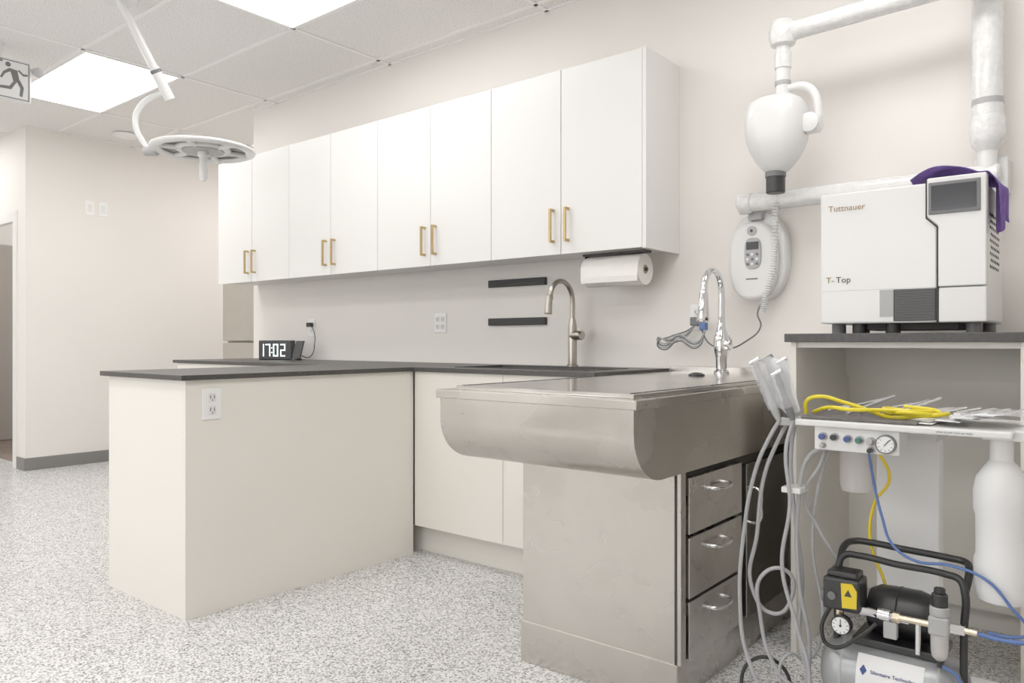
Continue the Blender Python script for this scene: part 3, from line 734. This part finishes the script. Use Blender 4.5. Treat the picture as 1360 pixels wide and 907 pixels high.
boxes('hose_clip', [(-.705, -.655, 1.985, 2.055, .645, .66)], 'white', g, bevel=.003)
tube('yellow_line', [(-.49, 2.06, .77), (-.47, 2.1, .69), (-.51, 2.12, .62), (-.52, 2.12, .52), (-.48, 2.1, .42), (-.46, 2.06, .36)], .004, 'ylabel', g)
tube('blue_line', [(-.51, 2.06, .77), (-.50, 2.06, .70), (-.475, 2.05, .60), (-.45, 2.04, .54), (-.40, 2.03, .512), (-.32, 2.02, .516), (-.25, 2.01, .50), (-.20, 2.0, .45), (-.17, 2.0, .40), (-.20, 2.0, .385), (-.245, 2.0, .384)], .0035, 'blue', g)
# tray content
ys = []
for k in range(210):
    t = k/209; a = t*2*math.pi*3.3
    rx = .065+.012*math.sin(a*.37); ry = .05+.01*math.cos(a*.61)
    ys.append((-.42+rx*math.cos(a)+.01*math.sin(a*.2), 2.09+ry*math.sin(a), KZ+.015+.012*t+.006*math.sin(a*1.3)))
tube('yellow_air_hose', [(-.655, 2.03, KZ+.012), (-.65, 2.02, KZ+.045), (-.62, 2.02, KZ+.058), (-.56, 2.03, KZ+.045)]+[(-.50, 2.045, KZ+.025)]+ys[40::12], .005, 'yellow', g)
tube('yellow_air_hose_strand', [(-.645, 2.06, KZ+.014), (-.60, 2.03, KZ+.03), (-.54, 2.0, KZ+.03), (-.47, 2.03, KZ+.03), (-.40, 2.05, KZ+.03), (-.37, 2.1, KZ+.025), (-.43, 2.14, KZ+.015)], .005, 'yellow', g)
random.seed(9)
for k in range(14):
    x = -.40+.0125*k; y = 2.0+.012*(k % 4)
    o = box('sterile_pouch_%d' % k, -.025, .025, -.09, .09, 0, .0015, 'plastic_clear' if k % 2 else 'label', g)
    o.data.transform(Matrix.Translation((x+.02, y+.1, KZ+.004+.0022*k)) @ Matrix.Rotation(random.uniform(-.4, .4), 4, 'Z') @ Matrix.Rotation(random.uniform(-.03, .06), 4, 'Y'))
for k in range(9):
    cyl('tool_%d' % k, (-.64+.026*k, 2.06+.012*(k % 3), KZ+.014+.004*(k % 3)), (-.58+.028*k, 2.27, KZ+.026+.008*(k % 4)), .0038, 'chrome' if k % 3 else 'lgrey', g, n=10)
for k in range(5):
    cyl('burr_tool_%d' % k, (-.34+.03*k, 2.04, KZ+.034), (-.31+.03*k, 2.16, KZ+.038), .003, 'chrome', g, n=10)
text('tray_label', 'when in use, turn on main', .007, (-.345, 1.9795, KZ-.011), RF, 'grey', g)

# ---------------------------------------------------------------- compressor
g = G('air_compressor', (-.44, 2.03, .27))
tz, ty = .215, 2.03
lathe('tank', [(.02, -.165), (.05, -.158), (.078, -.14), (.088, -.11), (.088, .11), (.078, .14), (.05, .158), (.02, .165)], (-.445, ty, tz), (1, 0, 0), 'tank', g, n=48)
for s in (-.105, .105): lathe('tank_weld_%d' % (s > 0), [(.0885, 0), (.0895, .003), (.0885, .006)], (-.445+s, ty, tz), (1, 0, 0), 'lgrey', g, n=48, cap=False)
boxes('feet', [(-.56, -.53, ty-.07, ty+.07, .09, .15), (-.36, -.33, ty-.07, ty+.07, .09, .15)], 'black', g, bevel=.004)
def tankpt(x, deg, r=.0895):
    a = math.radians(deg); return (x, ty-r*math.cos(a), tz+r*math.sin(a))
bm = bmesh.new(); rows = []
for i in range(9):
    dgr = -8+i*7.0
    rows.append([bm.verts.new(tankpt(-.51, dgr)), bm.verts.new(tankpt(-.365, dgr))])
for i in range(8): bm.faces.new((rows[i][0], rows[i][1], rows[i+1][1], rows[i+1][0]))
finish(bm, 'tank_label', 'label', g, smooth=True)
dg0 = 20; tl = Matrix.Rotation(math.radians(-dg0), 3, 'X') @ RF
text('label_text', 'Silentaire Technology', .0118, tankpt(-.478, dg0, .0905), tl, 'inkblue', g, ext=.0006)
o = prism('label_logo', [(-.008, 0), (0, .012), (.008, 0), (0, -.012)], -.001, .001, 'XZ', 'inkblue', g)
o.data.transform(Matrix.Translation(tankpt(-.494, dg0+3, .090)) @ Matrix.Rotation(math.radians(-dg0-3), 4, 'X'))
for k in range(3):
    dd = 2-k*4
    a = tankpt(-.478, dd, .0897); boxes('label_line_%d' % k, [(a[0], a[0]+.08, a[1]-.0004, a[1]+.001, a[2]-.0006, a[2]+.0006)], 'lgrey', g)
box('saddle', -.53, -.33, ty-.045, ty+.08, tz+.078, tz+.098, 'black', g, bevel=.004)
lathe('motor', [(.02, 0), (.048, .008), (.06, .03), (.062, .06), (.062, .12), (.055, .145), (.03, .16)], (-.515, ty+.045, tz+.15), (1, 0, 0), 'black', g, n=40)
lathe('motor_end_bell', [(.0625, 0), (.064, .002), (.0625, .004)], (-.44, ty+.045, tz+.15), (1, 0, 0), 'rubber', g, n=40)
box('pressure_switch', -.592, -.505, ty-.07, ty+.005, .375, .455, 'black', g, bevel=.007, seg=3)
box('switch_cap', -.585, -.512, ty-.062, ty-.003, .453, .470, 'black', g, bevel=.006)
cyl('switch_knob', (-.59, ty-.04, .40), (-.602, ty-.04, .40), .018, 'grey', g, bev=.003)
cyl('switch_button', (-.57, ty-.07, .41), (-.57, ty-.075, .41), .010, 'grey', g, bev=.001)
prism('warning_label', [(-.545, .385), (-.512, .388), (-.511, .43), (-.522, .447), (-.548, .445)], ty-.0725, ty-.0705, 'XZ', 'ylabel', g)
prism('warning_triangle', [(-.540, .415), (-.522, .415), (-.531, .432)], ty-.0733, ty-.0726, 'XZ', 'ink', g)
def gauge(x, z, r, y):
    cyl('pressure_gauge_case', (x, y+.02, z), (x, y, z), r, 'black', g, bev=.002)
    cyl('pressure_gauge_face', (x, y, z), (x, y-.001, z), r*.84, 'label', g)
    boxes('pressure_gauge_needle', [(x-.001, x+.001, y-.002, y-.001, z-.003, z+r*.65)], 'ink', g)
    cyl('pressure_gauge_boss', (x, y-.001, z), (x, y-.003, z), .003, 'ink', g, n=10)
    for k in range(9):
        a = math.radians(-45+k*33.75)
        o = box('pressure_gauge_tick_%d' % k, -.0007, .0007, -.0006, .0004, r*.6, r*.78, 'ink', g)
        o.data.transform(Matrix.Translation((x, y-.0013, z)) @ Matrix.Rotation(-a+math.radians(-90), 4, 'Y'))
gauge(-.545, .345, .024, ty-.085)
cyl('manifold', (-.555, ty-.055, .345), (-.555, ty-.055, .385), .01, 'brass', g)
cyl('manifold_bar', (-.51, ty-.05, .382), (-.40, ty-.05, .382), .010, 'chrome', g, n=6)
cyl('coupler', (-.47, ty-.05, .382), (-.44, ty-.05, .382), .014, 'chrome', g, bev=.002)
cyl('coupler_nut', (-.435, ty-.05, .382), (-.42, ty-.05, .382), .013, 'brass', g, n=6)
boxes('safety_valve', [(-.455, -.425, ty-.06, ty-.04, .33, .37)], 'lgrey', g, bevel=.003)
hx0, hx1 = -.57, -.292
tube('handle_frame_front', [(hx0, ty-.03, .10), (hx0, ty-.02, .38), (hx0, ty-.01, .475), (hx0+.012, ty, .497), (hx0+.04, ty+.005, .500), (-.44, ty+.005, .494), (hx1-.04, ty+.005, .490), (hx1-.012, ty, .484), (hx1, ty-.01, .46), (hx1, ty-.02, .38), (hx1, ty-.03, .10)], .0085, 'rubber', g)
tube('handle_frame_rear', [(hx0, ty-.01, .47), (hx0, ty+.05, .512), (hx0+.015, ty+.08, .517), (hx0+.05, ty+.085, .518), (-.44, ty+.085, .514), (hx1-.05, ty+.085, .510), (hx1-.012, ty+.08, .507), (hx1, ty+.05, .50), (hx1, ty-.01, .455)], .0085, 'rubber', g)
rx, ry = -.335, ty-.06
cyl('regulator_knob', (rx, ry, .430), (rx, ry, .462), .017, 'black', g, bev=.003)
cyl('regulator_knob_top', (rx, ry, .462), (rx, ry, .474), .012, 'black', g, bev=.002)
cyl('regulator_bonnet', (rx, ry, .41), (rx, ry, .432), .021, 'lgrey', g, bev=.003)
box('regulator_body', rx-.021, rx+.021, ry-.02, ry+.02, .368, .411, 'lgrey', g, bevel=.005)
lathe('regulator_bowl', [(.008, 0), (.016, .008), (.018, .02), (.019, .06)], (rx, ry, .308), (0, 0, 1), 'cup', g)
cyl('regulator_drain', (rx, ry, .292), (rx, ry, .31), .006, 'black', g)
cyl('nipple_in', (-.42, ry, .386), (rx-.02, ry, .386), .008, 'brass', g)
cyl('nipple_out', (rx+.02, ry, .388), (rx+.05, ry, .388), .012, 'chrome', g, n=6)
cyl('nipple_barb', (rx+.045, ry, .388), (rx+.075, ry, .387), .008, 'brass', g, bev=.001)
cyl('drain_tee', (rx-.045, ry, .386), (rx-.045, ry, .31), .006, 'chrome', g)
tube('air_line', [(rx+.07, ry, .387), (-.22, ry, .384), (-.16, ry, .39), (-.10, ry, .41), (-.05, ry+.02, .40)], .005, 'blue', g)
tube('power_lead', [(-.58, ty-.03, .38), (-.60, ty-.05, .31), (-.56, ty-.09, .29), (-.50, ty-.08, .33), (-.47, ty-.06, .36)], .005, 'rubber', g)
tube('drain_line', [(-.33, ry, .295), (-.30, ry, .28), (-.29, ry-.01, .22), (-.31, ry-.02, .14)], .0035, 'blue', g)

# ---------------------------------------------------------------- camera & world
cam = D.cameras.new('camera'); co = D.objects.new('camera', cam); COL.objects.link(co)
cam.sensor_width = 36; cam.lens = 1006/1360*36
co.location = (0, 0, 1.04); co.rotation_euler = (math.radians(90), 0, math.radians(39.1))
cam.clip_start = .05
bpy.context.scene.camera = co
w = D.worlds.new('world'); bpy.context.scene.world = w; w.use_nodes = True
w.node_tree.nodes['Background'].inputs[0].default_value = (.95, .98, 1, 1)
w.node_tree.nodes['Background'].inputs[1].default_value = 1.0
vs = bpy.context.scene.view_settings
vs.view_transform = 'Standard'; vs.look = 'None'; vs.gamma = 1.22
